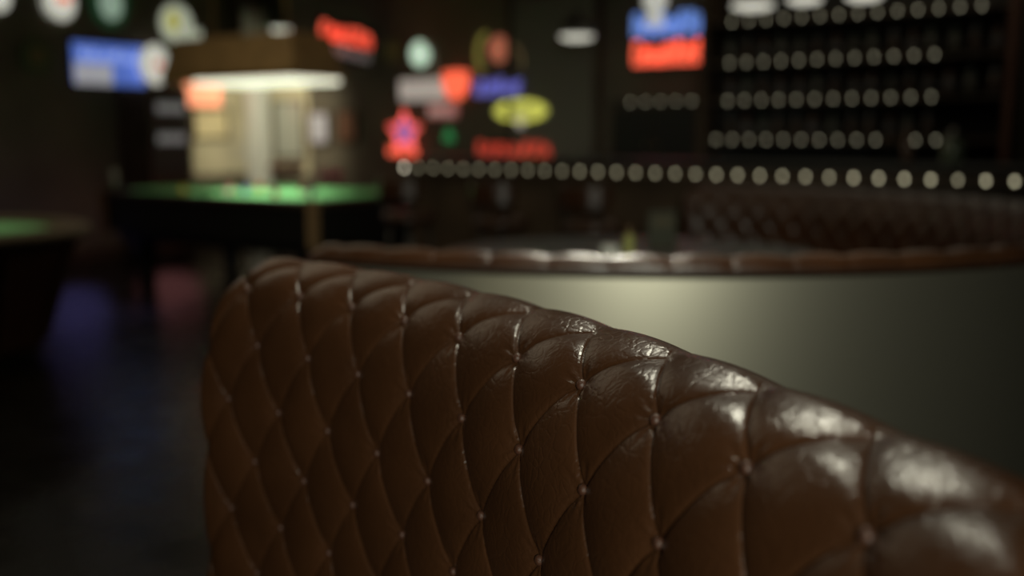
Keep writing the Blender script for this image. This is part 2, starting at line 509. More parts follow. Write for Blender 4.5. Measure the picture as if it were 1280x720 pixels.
# shaker, sauce bottle, menu stand
M['shaker'] = mat('frosted_glass', (0.75, 0.75, 0.68), 0.25, emit=None)
M['sauce'] = mat('olive_yellow_bottle', (0.42, 0.42, 0.11), 0.35)
M['menu'] = mat('olive_menu_card', (0.05, 0.05, 0.028), 0.6)
g = thing('candle_glass', 'small round pale glass candle holder beside the yellow bottle on the round table', 'candle holder', on_table(763, 3.88))
mb = MB(); mb.lathe([(0.022, 0.0), (0.036, 0.01), (0.042, 0.035), (0.038, 0.062), (0.032, 0.072)], 24); mb.build('glass_bowl', M['shaker'], g, smooth=True)
mb = MB(); mb.lathe([(0.004, 0.050), (0.008, 0.055), (0.006, 0.062), (0.001, 0.070)], 12); mb.build('flame', M['neon_orange'], g, smooth=True)
g = thing('sauce_bottle', 'slim olive-yellow sauce bottle on the round table', 'bottle', on_table(787, 3.86))
mb = MB(); mb.lathe([(0.019, 0), (0.021, 0.004), (0.021, 0.095), (0.017, 0.11), (0.009, 0.12)], 20); mb.build('body', M['sauce'], g, smooth=True)
mb = MB(); mb.lathe([(0.012, 0.12), (0.012, 0.128), (0.004, 0.15), (0.003, 0.152)], 16); mb.build('nozzle', M['wood2'], g, smooth=True)
g = thing('menu_stand', 'tall dark olive menu card standing on the round table', 'menu', on_table(828, 4.35), 0.15)
mb = MB(); mb.prism([(-.062, 0.012), (.062, 0.012), (.062, .17), (-.062, .17)], -0.006, 0.006); mb.build('card', M['menu'], g)
mb = MB(); mb.box(-.07, .07, -.03, .03, 0, .014); mb.build('base', M['wood'], g, bevel=.003)
mb = MB(); mb.box(-.045, .045, -.0085, -.0062, .105, .145); mb.build('printed_panel', mat('menu_print', (.10, .08, .04), .6), g)

# ------------------------------------------------------------------ bar counter
A0 = -4.802; SP = 0.1368; BBAR = 5.78; BZ = 1.06
c = thing('bar_counter', 'long dark wooden bar counter edged with a row of bulbs', 'bar counter', W(-2, 5.9), ZB)
def lb(a0, a1, b0, b1, z0, z1):
    m = MB(); m.box(a0 + 2, a1 + 2, b0 - 5.9, b1 - 5.9, z0, z1); return m
lb(A0 - .12, 3.4, BBAR + .025, BBAR + .62, BZ + .03, BZ + .075).build('countertop', M['black'], c, bevel=.008)
lb(A0 - .06, 3.34, BBAR + .10, BBAR + .55, 0.12, BZ + .028).build('front_panel', M['wood'], c)
lb(A0 - .03, 3.30, BBAR + .14, BBAR + .52, 0.0, 0.118).build('plinth', M['black'], c)
lb(A0 - .10, 3.38, BBAR + .03, BBAR + .095, BZ - .05, BZ + .028).build('apron', M['wood'], c)
mb = MB(); mb.tube([(A0 + 2, -.10, .2), (5.2, -.10, .2)], .02, 10)
for i in range(7): mb.tube([(-2.6 + i * 1.25, -.10, .2), (-2.6 + i * 1.25, .04, .2)], .012, 6)
mb.build('foot_rail', M['brass'], c, smooth=True)

BULBM = {}
def bulb_strip(label, a0, n, b, z, material, special={}, skip=(), r=0.0115):
    L = (n - 1) * SP
    t = thing('bulb_strip', label, 'string lights', W(a0 + L / 2, b, z), ZB)
    mb = MB(); mb.box(-L / 2 - .05, L / 2 + .05, r * .8, r * .8 + .010, -.022, .022); mb.build('rail', M['wood'], t)
    for i in range(n):
        if i in skip: continue
        mt = special.get(i, material)
        key = (mt.name, r)
        if key not in BULBM:
            mb = MB(); pr = [(max(.0005, r * sin(pi * j / 8)), -r * cos(pi * j / 8)) for j in range(9)]
            mb.lathe(pr, 12); o = mb.build('bulb', mt, t, smooth=True); BULBM[key] = o.data
        else:
            o = bpy.data.objects.new('bulb', BULBM[key]); COL.objects.link(o); o.parent = t
        o.location = (-L / 2 + i * SP, 0, 0)
    return t
bulb_strip('long row of bright round bulbs along the front edge of the bar counter', A0, 40, BBAR, BZ, M['bulb'],
           {**{i: M['bulb0'] for i in range(1, 11)}, **{i: M['bulb1'] for i in range(11, 18)}, **{i: M['bulb3'] for i in range(24, 40)}, 0: M['bulb_hot'], 28: M['bulb1']})

# ------------------------------------------------------------------ back bar shelving
BS = 7.563
sh = thing('back_bar_shelving', 'tall dark back-bar shelving unit with four bulb-edged shelves of bottles', 'shelf', W(-1.9, BS + .2), ZB)
def sb(a0, a1, b0, b1, z0, z1):
    m = MB(); m.box(a0 + 1.9, a1 + 1.9, b0 - BS - .2, b1 - BS - .2, z0, z1); return m
zrow = [2.167, 1.854, 1.564, 1.263]
AS0, AS1 = -3.18, -1.02
for z in zrow: sb(AS0, AS1, BS + .03, BS + .36, z - .012, z + .014).build('shelf', M['wood'], sh)
sb(AS0, AS1, BS + .362, BS + .385, 0.9, 2.5).build('back_board', M['black'], sh)
sb(AS0 - .05, AS0, BS + .0, BS + .385, 0.0, 2.5).build('side_panel', M['wood'], sh)
sb(AS1, AS1 + .05, BS + .0, BS + .385, 0.0, 2.5).build('side_panel', mat('reddish_wood', (.12, .05, .03), .5), sh)
sb(AS0, AS1, BS + .02, BS + .36, 0.0, 0.88).build('cabinet_base', M['wood'], sh)
sb(AS0, AS1, BS - .05, BS + .36, 0.882, 0.92).build('ledge', M['black'], sh)
bulb_strip('top row of fourteen dim bulbs on the back-bar shelving', -2.974, 14, BS, zrow[0], M['bulb_dim'])
bulb_strip('second row from the top of dim bulbs on the back-bar shelving', -2.982, 12, BS, zrow[1], M['bulb_dim'])
bulb_strip('third row from the top of dim bulbs on the back-bar shelving', -2.987, 12, BS, zrow[2], M['bulb_dim'])
bulb_strip('lowest row of dim bulbs on the back-bar shelving, with a gap near its right end', -3.075, 13, BS, zrow[3], M['bulb_dim'], skip=(10,))
# bottles
glass = [mat('green_bottle_glass', (.02, .035, .02), .2, spec=.7), mat('amber_bottle_glass', (.07, .03, .012), .2, spec=.7),
         mat('clear_bottle_glass', (.08, .08, .075), .2, spec=.7)]
labm = [mat('cream_label', (.16, .15, .13), .6), mat('grey_label', (.12, .12, .125), .6), mat('rust_label', (.10, .06, .04), .6)]
def bottle(kind, label, loc, group=None):
    t = thing('liquor_bottle', label, 'bottle', loc, random.random() * 6, group)
    mb = MB(); H = (.25, .22, .235)[kind]; r = (.036, .042, .033)[kind]
    mb.lathe([(r * .9, 0), (r, .006), (r, H * .55), (r * .85, H * .63), (.014, H * .74), (.0125, H * .93), (.015, H * .94), (.015, H * .96)], 16)
    mb.build('body', glass[kind], t, smooth=True)
    mb = MB(); mb.lathe([(r + .0012, H * .15), (r + .0012, H * .48)], 16); mb.build('paper_label', labm[kind], t, smooth=True)
    mb = MB(); mb.lathe([(.0135, H * .961), (.0135, H)], 12); mb.build('cap', M['metal'], t)
    return t
protos = {}
kn = ['green glass', 'squat amber glass', 'clear glass']
shn = {0: 'second shelf from top of back bar', 1: 'third shelf from top of back bar', 2: 'lowest shelf'}
ORD = 'first second third fourth fifth sixth seventh eighth ninth tenth eleventh twelfth thirteenth fourteenth fifteenth'.split()
for row in range(3):
    z = zrow[row + 1] + .0145
    for i in range(15):
        if row == 2 and i > 11: continue
        kd = (i * 2 + row + (i // 4)) % 3
        p = W(-3.03 + i * .137 + random.uniform(-.012, .012), BS + .17 + random.uniform(-.03, .03), z)
        lab = kn[kd] + ' liquor bottle, ' + ORD[i] + ' from left, ' + shn[row] + (' of back bar' if row == 2 else '')
        grp = 'liquor bottles on the ' + shn[row]
        if kd not in protos: protos[kd] = bottle(kd, lab, p, grp)
        else: dup(protos[kd], p, random.random() * 6, lab, grp)

# things standing on the counter at the right
def on_counter(px, back=.3):
    p = on_plane(px, 200, V, BBAR + back); return (p.x, p.y, BZ + .0755)
g = thing('beer_bottle', 'small brown bottle standing on the bar counter near its right end', 'bottle', on_counter(1134))
mb = MB(); mb.lathe([(.029, 0), (.031, .005), (.031, .12), (.026, .145), (.013, .18), (.013, .215)], 18); mb.build('body', glass[1], g, smooth=True)
mb = MB(); mb.lathe([(.0315, .03), (.0315, .10)], 18); mb.build('paper_label', labm[2], g, smooth=True)
mb = MB(); mb.lathe([(.014, .216), (.014, .224)], 12); mb.build('cap', M['metal'], g)
g = thing('glass_jar', 'wide greenish glass jar on the bar counter, right of the brown bottle', 'jar', on_counter(1190))
mb = MB(); mb.lathe([(.05, 0), (.062, .01), (.064, .10), (.052, .135), (.05, .15)], 24); mb.build('jar_body', mat('greenish_glass', (.16, .19, .13), .2, spec=.8), g, smooth=True)
mb = MB(); mb.lathe([(.054, .151), (.054, .165), (.02, .18), (.012, .20)], 20); mb.build('lid', M['metal'], g, smooth=True)

# small cabinet left of the shelving
cb = thing('display_cabinet', 'dark low display cabinet under the blue and red neon sign, left of the bottle shelves', 'cabinet', W(-3.66, BS + .2), ZB)
def kb(a0, a1, b0, b1, z0, z1):
    m = MB(); m.box(a0 + 3.66, a1 + 3.66, b0 - BS - .2, b1 - BS - .2, z0, z1); return m
kb(-4.02, -3.26, BS + .04, BS + .385, 0.1, 1.55).build('carcass', M['wood'], cb)
kb(-4.05, -3.24, BS + .035, BS + .39, 1.551, 1.585).build('top', M['black'], cb)
for d0, d1, kx in ((-4.0, -3.65, -3.69), (-3.63, -3.28, -3.59)):
    d = kb(d0, d1, BS + .02, BS + .038, .95, 1.52).build('door', M['black'], cb)
    m2 = MB(); m2.lathe([(.004, 0), (.008, .004), (.012, .014), (.008, .022), (.001, .024)], 14, m=Matrix.Translation((kx + 3.66, -.2 + .019, 1.22)) @ Matrix.Rotation(pi / 2, 4, 'X'))
    m2.build('knob', M['brass'], d, smooth=True)
kb(-4.0, -3.28, BS + .06, BS + .38, 0, .098).build('plinth', M['black'], cb)
bulb_strip('short row of five dim bulbs on the cabinet left of the bottle shelves', -3.827, 5, BS - .02, 1.568, M['bulb_dim'], r=.0105)

# ------------------------------------------------------------------ bar stools
def stool(label, loc, rz):
    t = thing('bar_stool', label, 'bar stool', loc, rz, None)
    mb = MB(); mb.lathe([(.17, .70), (.19, .72), (.19, .75), (.17, .775), (.05, .785)], 28); mb.build('seat', M['leather'], t, smooth=True)
    mb = MB(); vs = []; fs = []
    for i in range(13):
        a = radians(-150 + 120 * i / 12)
        for r, z in ((.185, .86), (.215, .86), (.215, 1.0), (.185, 1.0)): vs.append((r * cos(a), r * sin(a), z))
    for i in range(12):
        for j in range(4): fs.append((i * 4 + j, i * 4 + (j + 1) % 4, i * 4 + 4 + (j + 1) % 4, i * 4 + 4 + j))
    fs += [(0, 1, 2, 3), (51, 50, 49, 48)]
    mb.add(vs, fs); mb.build('backrest', M['leather'], t, bevel=.008)
    for a in (-130, -50):
        mb = MB(); mb.tube([(.16 * cos(radians(a)), .16 * sin(radians(a)), .72), (.20 * cos(radians(a)), .20 * sin(radians(a)), .90)], .010, 8)
        mb.build('back_support', M['metal'], t)
    for a in (45, 135, 225, 315):
        mb = MB(); mb.tube([(.12 * cos(radians(a)), .12 * sin(radians(a)), .71), (.22 * cos(radians(a)), .22 * sin(radians(a)), 0)], .014, 8); mb.build('leg', M['metal'], t, smooth=True)
    mb = MB(); mb.tube([(.19 * cos(2 * pi * i / 24), .19 * sin(2 * pi * i / 24), .25) for i in range(24)], .009, 6, closed=True); mb.build('foot_ring', M['metal'], t)
    return t
p = on_plane(742, 300, V, 5.40); st = stool('brown leather bar stool in front of the bar, rightmost of the three', (p.x, p.y, 0), ZB)
p = on_plane(628, 300, V, 5.40); dup(st, (p.x, p.y, 0), ZB, 'brown leather bar stool in front of the bar, middle of the three')
p = on_plane(512, 300, V, 5.40); dup(st, (p.x, p.y, 0), ZB, 'brown leather bar stool at the left end of the bar, below the brightest bulb')

# ------------------------------------------------------------------ pool table
pc = Vector((-1.47, 7.35, 0)); pa, pb = pc.dot(U), pc.dot(V)
PL, PW, PH = 2.62, 1.45, 0.82
pt = thing('pool_table', 'green pool table with dark body, standing under the long brown hooded lamp', 'pool table', W(pa - PL / 2, pb + PW / 2), ZB)
hx, hy = PL / 2, PW / 2
mb = MB(); mb.box(-hx + .11, hx - .11, -hy + .11, hy - .11, PH - .05, PH - .03); mb.build('playing_surface', M['felt'], pt)
for x0, x1, y0, y1 in ((-hx + .10, -.07, -hy, -hy + .12), (.07, hx - .10, -hy, -hy + .12), (-hx + .10, -.07, hy - .12, hy), (.07, hx - .10, hy - .12, hy),
                       (-hx, -hx + .12, -hy + .13, hy - .13), (hx - .12, hx, -hy + .13, hy - .13)):
    mb = MB(); mb.box(x0, x1, y0, y1, PH - .055, PH); mb.build('rail', M['wood'], pt, bevel=.012)
for x0, x1, y0, y1 in ((-hx + .16, -.08, -hy + .121, -hy + .17), (.08, hx - .16, -hy + .121, -hy + .17), (-hx + .16, -.08, hy - .17, hy - .121), (.08, hx - .16, hy - .17, hy - .121),
                       (-hx + .121, -hx + .17, -hy + .2, hy - .2), (hx - .17, hx - .121, -hy + .2, hy - .2)):
    mb = MB(); mb.box(x0, x1, y0, y1, PH - .029, PH - .004); mb.build('cushion', M['felt'], pt, bevel=.01)
mb = MB(); mb.box(-hx + .03, hx - .03, -hy + .03, hy - .03, PH - .36, PH - .057); mb.build('body', M['black'], pt, bevel=.01)
mb = MB(); mb.box(-hx + .12, hx - .12, -hy + .12, hy - .12, PH - .44, PH - .362); mb.build('undercarriage', M['black'], pt)
for sx in (-1, 1):
    for sy in (-1, 1):
        mb = MB(); mb.lathe([(.05, 0), (.075, .02), (.06, .06), (.075, .2), (.10, .30), (.11, PH - .442)], 20, c=(sx * (hx - .30), sy * (hy - .25))); mb.build('leg', M['black'], pt, smooth=True)
        mb = MB(); mb.box(sx * hx - .035 * (1 + sx) + .0, sx * hx + .035 * (1 - sx), sy * hy - .035 * (1 + sy), sy * hy + .035 * (1 - sy), PH - .37, PH + .006)
        mb.build('corner_trim', mat('tan_trim', (.30, .19, .09), .5) if (sx, sy) == (1, -1) else M['wood2'], pt, bevel=.006)
for sx in (-1, 0, 1):
    for sy in (-1, 1):
        mb = MB(); mb.lathe([(.045, PH - .028), (.06, PH - .01), (.062, PH + .003), (.066, PH + .003), (.067, PH - .01)], 20, c=(sx * (hx - .10), sy * (hy - .08))); mb.build('pocket', M['black'], pt)
# balls
bc = {'white': (.8, .8, .72), 'yellow': (.65, .42, .04), 'red': (.5, .03, .03), 'orange': (.6, .2, .03), 'blue': (.04, .07, .4), 'maroon': (.22, .03, .04), 'black': (.02, .02, .02), 'pink': (.6, .25, .22), 'purple': (.18, .05, .25), 'green': (.03, .22, .09)}
balls = [('white', -.02, -.38), ('yellow', -.70, -.30), ('pink', -.55, .1), ('orange', -.40, .32), ('red', .36, -.2), ('maroon', .22, .25), ('blue', -.18, -.05), ('purple', .62, -.05), ('black', .08, .05), ('green', -.85, .2)]
where = {'white': 'alone near the front cushion', 'yellow': 'towards the left end', 'pink': 'left of the middle', 'orange': 'near the rear cushion', 'red': 'right of the middle',
         'maroon': 'towards the rear right', 'blue': 'near the middle', 'purple': 'towards the right end', 'black': 'at the middle', 'green': 'furthest to the left'}
for nme, x, y in balls:
    mb = MB(); r = .0286
    mb.lathe([(max(.0004, r * sin(pi * j / 10)), r - r * cos(pi * j / 10)) for j in range(11)], 18)
    o = mb.build('billiard_ball', mat(nme + '_ball', bc[nme], .15), smooth=True)
    o.location = W(pa - PL / 2 + x, pb + PW / 2 + y, PH - .0298)
    tag(o, nme + ' billiard ball on the green pool table, ' + where[nme], 'billiard ball', 'balls on the pool table')
# tumbler on the table's left rail
p = W(pa - PL + .20, pb + .30, 0)
o = MB(); o.lathe([(.030, 0), (.033, .002), (.042, .17), (.039, .17), (.030, .012)], 20)
g = o.build('tumbler', mat('smoky_glass', (.13, .13, .11), .2, spec=.8), smooth=True)
q = on_plane(142, 225, V, pb + .06); g.location = (q.x, q.y, PH + .0005)
tag(g, 'tall pale drinking glass on the rail at the left end of the pool table', 'glass')

# lamp over the pool table
LZ = 1.76
pl = thing('pool_table_lamp', 'long brown hooded lamp with a bright white underside above the pool table', 'lamp', W(pa - PL / 2 - .10, pb + PW / 2, LZ), ZB)
mb = MB()
bx, by, tx, ty, h = .80, .30, .72, .22, .36
vs = [(-bx, -by, 0), (bx, -by, 0), (bx, by, 0), (-bx, by, 0), (-bx, -by, .06), (bx, -by, .06), (bx, by, .06), (-bx, by, .06), (-tx, -ty, h), (tx, -ty, h), (tx, ty, h), (-tx, ty, h)]
mb.add(vs, [(0, 1, 5, 4), (1, 2, 6, 5), (2, 3, 7, 6), (3, 0, 4, 7), (4, 5, 9, 8), (5, 6, 10, 9), (6, 7, 11, 10), (7, 4, 8, 11), (8, 9, 10, 11)])
o = mb.build('hood', M['hood'], pl)
mb = MB(); mb.box(-.42, bx - .015, -by + .015, by - .015, -.035, .035); mb.build('diffuser', M['lampglow'], pl, bevel=.02)
mb = MB(); mb.box(-bx - .008, bx + .008, -by - .008, -by - .001, .0, .022); mb.box(-bx - .008, bx + .008, by + .001, by + .008, .0, .022); mb.build('brass_trim', M['brass'], pl)
for x in (-.45, .45):
    mb = MB(); mb.tube([(x, 0, h), (x, 0, CEIL - LZ)], .006, 6); mb.build('hanging_rod', M['brass'], pl)
l = lamp('pool_lamp_light', 'SPOT', W(pa - PL / 2, pb + PW / 2, LZ - .09), 85, (1.0, .98, .78), .12, (0, 0, ZB), spot=radians(94))

# ------------------------------------------------------------------ poker table at the left edge
pk = thing('card_table', 'round card table with green felt top and flared brown sides at the left edge', 'table', (-3.30, 5.72, 0))
mb = MB(); mb.lathe([(.60, .725), (.60, .745)], 48); mb.build('felt_top', M['felt'], pk)
mb = MB(); mb.lathe([(.605, .72), (.605, .75), (.64, .775), (.74, .78), (.80, .765), (.81, .73), (.78, .70), (.62, .70)], 60); mb.build('padded_rim', mat('tan_rim', (.10, .075, .04), .7), pk, smooth=True)
mb = MB(); mb.lathe([(.50, .06), (.53, .08), (.735, .695), (.62, .698)], 10); mb.build('flared_side', mat('reddish_dark_wood', (.11, .045, .022), .5, vary=(3, .25)), pk)
mb = MB()
for i in range(10):
    a = 2 * pi * i / 10
    mb.tube([(.535 * cos(a), .535 * sin(a), .08), (.742 * cos(a), .742 * sin(a), .69)], .014, 8)
mb.build('edge_strips', M['wood2'], pk)
mb = MB(); mb.lathe([(.46, 0), (.46, .058)], 32); mb.build('plinth', M['black'], pk)

# ------------------------------------------------------------------ signs
def sign_root(name, label, cat, px0, py0, px1, py1, wall, off=.03):
    n, c, rz = {'back': (V, BB, ZB), 'left': (U, AL, ZL)}.get(wall, wall if isinstance(wall, tuple) else None)
    c2 = c - off if n is V else c + off
    cen = on_plane((px0 + px1) / 2, (py0 + py1) / 2, n, c2)
    l = on_plane(px0, (py0 + py1) / 2, n, c2); r = on_plane(px1, (py0 + py1) / 2, n, c2)
    tp = on_plane((px0 + px1) / 2, py0, n, c2); bt = on_plane((px0 + px1) / 2, py1, n, c2)
    t = thing(name, label, cat, cen, rz)
    return t, (r - l).length, (tp - bt).length
def plate(t, nm, m, w, h, cx=0, cz=0, y0=-.008, y1=.022, bevel=.004):
    mb = MB(); mb.box(cx - w / 2, cx + w / 2, y0, y1, cz - h / 2, cz + h / 2); return mb.build(nm, m, t, bevel=bevel)
def disc(t, nm, m, r, cx=0, cz=0, y0=-.012, y1=.022, sx=1.0, n=36):
    mb = MB(); mb.prism([(cx + r * sx * cos(2 * pi * i / n), cz + r * sin(2 * pi * i / n)) for i in range(n)], y0, y1); return mb.build(nm, m, t)
def script(t, nm, m, w, h, cx, cz, n, y=-.03, r=.008, seed=1):
    """tube lettering bent from one glass tube: a run of upright joined strokes"""
    rnd = random.Random(seed); pts = []
    for i in range(n):
        x0 = cx - w / 2 + w * i / n; dw = w / n
        hh = h * (1.0 if i == 0 else rnd.choice((.72, .85, 1.0)))
        sh = rnd.choice((0, 1, 2)); b = cz - h / 2
        if sh == 0: P = [(0.05, 0), (.1, 1), (.5, 1), (.55, .5), (.15, .5), (.8, 0)]
        elif sh == 1: P = [(.1, .9), (.1, .1), (.5, 0), (.8, .2), (.8, .9), (.85, 0)]
        else: P = [(.75, .95), (.2, .95), (.12, .5), (.6, .5), (.12, .45), (.15, .03), (.8, .03)]
        pts += [(x0 + p * dw, y, b + q * hh) for p, q in P]
    mb = MB(); mb.tube(pts, r, 6); return mb.build(nm, m, t)
def ring(t, nm, m, rr, cx=0, cz=0, r=.009, y=-.03, sx=1.0, n=32):
    mb = MB(); mb.tube([(cx + rr * sx * cos(2 * pi * i / n), y, cz + rr * sin(2 * pi * i / n)) for i in range(n)], r, 6, closed=True); return mb.build(nm, m, t)

# left wall
t, w, h = sign_root('round_sign', 'round white lit sign cut by the top left corner', 'sign', -25, -22, 16, 14, 'left')
disc(t, 'face', M['glow_white'], h / 2); ring(t, 'rim', M['metal'], h / 2 + .01)
t, w, h = sign_root('round_sign', 'round white lit sign with a red patch at its top, near the top left corner', 'sign', 50, -20, 97, 25, 'left')
disc(t, 'face', M['glow_white'], h / 2); ring(t, 'rim', M['metal'], h / 2 + .01)
plate(t, 'red_emblem', M['neon_orange'], w * .35, h * .2, w * .12, h * .12, -.018, -.0125)
t, w, h = sign_root('round_sign', 'round dark green sign with a pale mint centre, top left', 'sign', 112, -30, 162, 34, 'left')
disc(t, 'face', mat('green_sign_paint', (.04, .12, .06), .4, emit=(.05, .2, .09), strength=.12), h / 2, sx=.85); disc(t, 'centre', M['glow_soft'] if 0 else neon('mint_soft', (.55, .75, .6), .35) or M['mint_soft'], h * .31, 0, -.02, -.03, -.0125, sx=.8)
t, w, h = sign_root('round_sign', 'round white lit sign with a yellow emblem, beside the pool table lamp', 'sign', 198, 6, 244, 54, 'left')
disc(t, 'face', neon('face_pale', (.75, .8, .62), .42) or M['face_pale'], h / 2); disc(t, 'yellow_emblem', M['glow_yellow'], h * .24, -w * .12, h * .06, -.03, -.0125, sx=.8)
plate(t, 'pale_tail', M['face_pale'], w * .5, h * .35, w * .42, -h * .28)
t, w, h = sign_root('round_sign', 'dim dark green round sign low on the left wall', 'sign', 28, 48, 64, 92, 'left')
disc(t, 'face', mat('dim_green_paint', (.05, .09, .04), .5), h / 2); disc(t, 'emblem', mat('dim_tan_paint', (.16, .12, .05), .5), h * .25, 0, 0, -.02, -.0125)
t, w, h = sign_root('lightbox_sign', 'blue rectangular lightbox sign with a pale lower left corner', 'sign', 92, 56, 180, 106, 'left')
plate(t, 'box', M['black'], w + .04, h + .04, 0, 0, -.0, .04); plate(t, 'face', M['panel_blue'], w, h, 0, 0, -.02, -.001)
plate(t, 'pale_emblem', M['glow_soft'] if 0 else neon('silver_glow', (.5, .5, .55), .55) or M['silver_glow'], w * .52, h * .52, -w * .24, -h * .25, -.035, -.021, .02)
script(t, 'lettering', M['glow_blue'], w * .8, h * .22, 0, h * .22, 7, -.03, .012, 3)
t, w, h = sign_root('round_sign', 'round white lit sign with a small red mark right of the blue sign', 'sign', 174, 56, 212, 106, 'left', .13)
disc(t, 'face', M['glow_white'], h / 2, sx=.9); disc(t, 'red_mark', M['neon_red_dim'], h * .11, w * .12, 0, -.02, -.0125); ring(t, 'rim', M['metal'], h / 2 + .01, sx=.9)
# beige boards added to carry the pale glow behind the pool table
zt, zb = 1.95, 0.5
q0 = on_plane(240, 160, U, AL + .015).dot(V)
struct('glow_board_1', rbox(AL + .0005, AL + .025, q0, BB - .03, 0.85, zt), M['beige'])
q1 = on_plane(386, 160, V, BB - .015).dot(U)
struct('glow_board_2', rbox(AL + .03, q1, BB - .025, BB - .0005, 0.85, zt), M['beige'])
# hanging red sign right of the lamp
t, w, h = sign_root('neon_sign', 'red neon word sign hanging right of the pool table lamp', 'neon sign', 396, 28, 468, 76, (U, AL + 2.6, ZL), .0) if 0 else (None, 0, 0)
p = on_plane(431, 53, Vector((0, 1, 0)), 10.4)
t = thing('neon_sign', 'red neon word sign hanging right of the pool table lamp', 'neon sign', p, 0.62); t.rotation_euler = (0, 0.17, 0.62)
w = .60
plate(t, 'backing', M['black'], w + .05, .40, 0, 0, 0, .03)
script(t, 'red_lettering', M['neon_red'], w, .15, 0, .07, 6, -.03, .014, 5); script(t, 'red_underlay', M['neon_red_dim'], w * .95, .10, 0, .06, 8, -.06, .013, 6)
script(t, 'silver_lettering', M['glow_grey'], w * .8, .09, .05, -.09, 6, -.03, .011, 9)
mb = MB()
for x in (-.2, .2): mb.tube([(x, .015, .2), (x, .015, CEIL - p.z)], .004, 6)
mb.build('chain', M['metal'], t)

# cluster on the back wall
t, w, h = sign_root('figure_sign', 'white lit bottle-shaped sign with a mint round top above a pale band', 'sign', 498, 50, 558, 128, 'back')
disc(t, 'mint_globe', M['glow_mint'], h * .19, -w * .05, h * .28)
plate(t, 'pale_band', M['glow_soft'], w, h * .34, 0, -h * .3, bevel=.02)
mb = MB(); mb.tube([(w * .1, -.02, h * .42), (w * .25, -.02, h * .3), (w * .28, -.02, h * .05), (w * .2, -.02, -h * .1)], .02, 8); mb.build('neck', mat('dim_beige', (.3, .28, .2), .5, emit=(.6, .55, .4), strength=.06), t)
t, w, h = sign_root('shield_sign', 'bright orange-red shield-shaped lit sign', 'sign', 553, 88, 586, 126, 'back', .08)
mb = MB(); mb.prism([(-w / 2, h * .45), (0, h * .5), (w / 2, h * .45), (w * .48, 0), (w * .3, -h * .35), (0, -h * .5), (-w * .3, -h * .35), (-w * .48, 0)], -.01, .02); mb.build('face', M['neon_orange'], t)
ring(t, 'rim_tube', M['neon_red'], h * .33, 0, .02)
t, w, h = sign_root('ribbon_sign', 'faint pink ribbon sign below the orange shield', 'sign', 534, 130, 572, 147, 'back', .03)
plate(t, 'face', neon('dim_pink', (.8, .3, .28), .16) or M['dim_pink'], w, h, bevel=.02); script(t, 'lettering', M['glow_soft'], w * .8, h * .4, 0, 0, 5, -.02, .006)
t, w, h = sign_root('star_sign', 'red neon star sign with a blue and pink centre', 'neon sign', 484, 136, 532, 196, 'back')
def star(R, r2, cz=0): return [((R if i % 2 == 0 else r2) * sin(2 * pi * i / 10), cz + (R if i % 2 == 0 else r2) * cos(2 * pi * i / 10)) for i in range(10)]
mb = MB(); mb.prism(star(h * .52, h * .22), .0, .02); mb.build('backing', M['black'], t)
for nm, k, mt in (('outer_tube', .48, M['neon_red']), ('middle_tube', .36, M['neon_pink']), ('inner_tube', .22, M['neon_violet'])):
    mb = MB(); mb.tube([(x, -.03, z) for x, z in star(h * k, h * k * .48)], .014, 6, closed=True); mb.build(nm, mt, t)
script(t, 'red_lettering', M['neon_red'], w * .8, h * .16, 0, -h * .38, 5, -.05, .012)
disc(t, 'centre', M['neon_violet'], h * .07, 0, 0, -.04, -.02)
t, w, h = sign_root('clover_sign', 'small dim green clover sign low on the back wall', 'sign', 552, 162, 570, 178, 'back')
mb = MB()
for a in (90, 210, 330): mb.prism([(h * .3 * cos(radians(a)) + h * .27 * cos(j * pi / 8), h * .3 * sin(radians(a)) + h * .27 * sin(j * pi / 8)) for j in range(16)], -.01 - a * 1e-5, .01)
mb.build('leaves', M['neon_green'], t)
t, w, h = sign_root('neon_sign', 'neon sign with a red globe and yellow arc above violet lettering', 'neon sign', 594, 42, 656, 122, 'back')
disc(t, 'red_globe', neon('globe_red', (.9, .27, .16), .3) or M['globe_red'], h * .20, -w * .02, h * .26)
mb = MB(); mb.tube([(-w * .25 + .3 * h * cos(a) * .6, -.02, h * .2 + .3 * h * sin(a)) for a in [radians(90 + 12 * i) for i in range(14)]], .022, 8); mb.build('yellow_arc', neon('arc_yellow', (.6, .55, .12), .22) or M['arc_yellow'], t)
mb = MB(); mb.tube([(w * .2 + .25 * h * cos(a), -.02, h * .05 + .25 * h * sin(a)) for a in [radians(-20 + 12 * i) for i in range(9)]], .012, 8); mb.build('tan_arc', mat('tan_arc', (.3, .2, .1), .5, emit=(.7, .45, .2), strength=.12), t)
script(t, 'violet_lettering', M['neon_violet'], w, h * .26, 0, -h * .33, 6, -.03, .013, 11); script(t, 'violet_underline', M['neon_violet'], w * .9, h * .12, 0, -h * .33, 7, -.05, .010, 12)
t, w, h = sign_root('oval_sign', 'wide yellow oval lit sign', 'sign', 617, 125, 686, 152, 'back')
disc(t, 'face', neon('oval_yellow', (.66, .66, .16), .42) or M['oval_yellow'], h / 2, 0, 0, sx=w / h); ring(t, 'yellow_tube', M['neon_yellow'], h * .40, sx=w / h)
disc(t, 'white_mark', M['glow_soft'], h * .25, 0, -h * .5, -.03, -.014)
t, w, h = sign_root('neon_sign', 'dim red neon word sign low on the back wall, below the yellow oval', 'neon sign', 598, 178, 692, 193, 'back')
plate(t, 'backing', M['black'], w + .04, h + .04, 0, 0, .0, .02)
script(t, 'red_lettering', M['neon_red_dim'], w, h, 0, 0, 8, -.03, .012, 21)
t, w, h = sign_root('round_sign', 'dim tan round sign left of the mint globe sign', 'sign', 474, 50, 506, 78, 'back')
disc(t, 'face', mat('dim_ochre', (.10, .08, .03), .6, emit=(.5, .4, .1), strength=.015), h / 2)

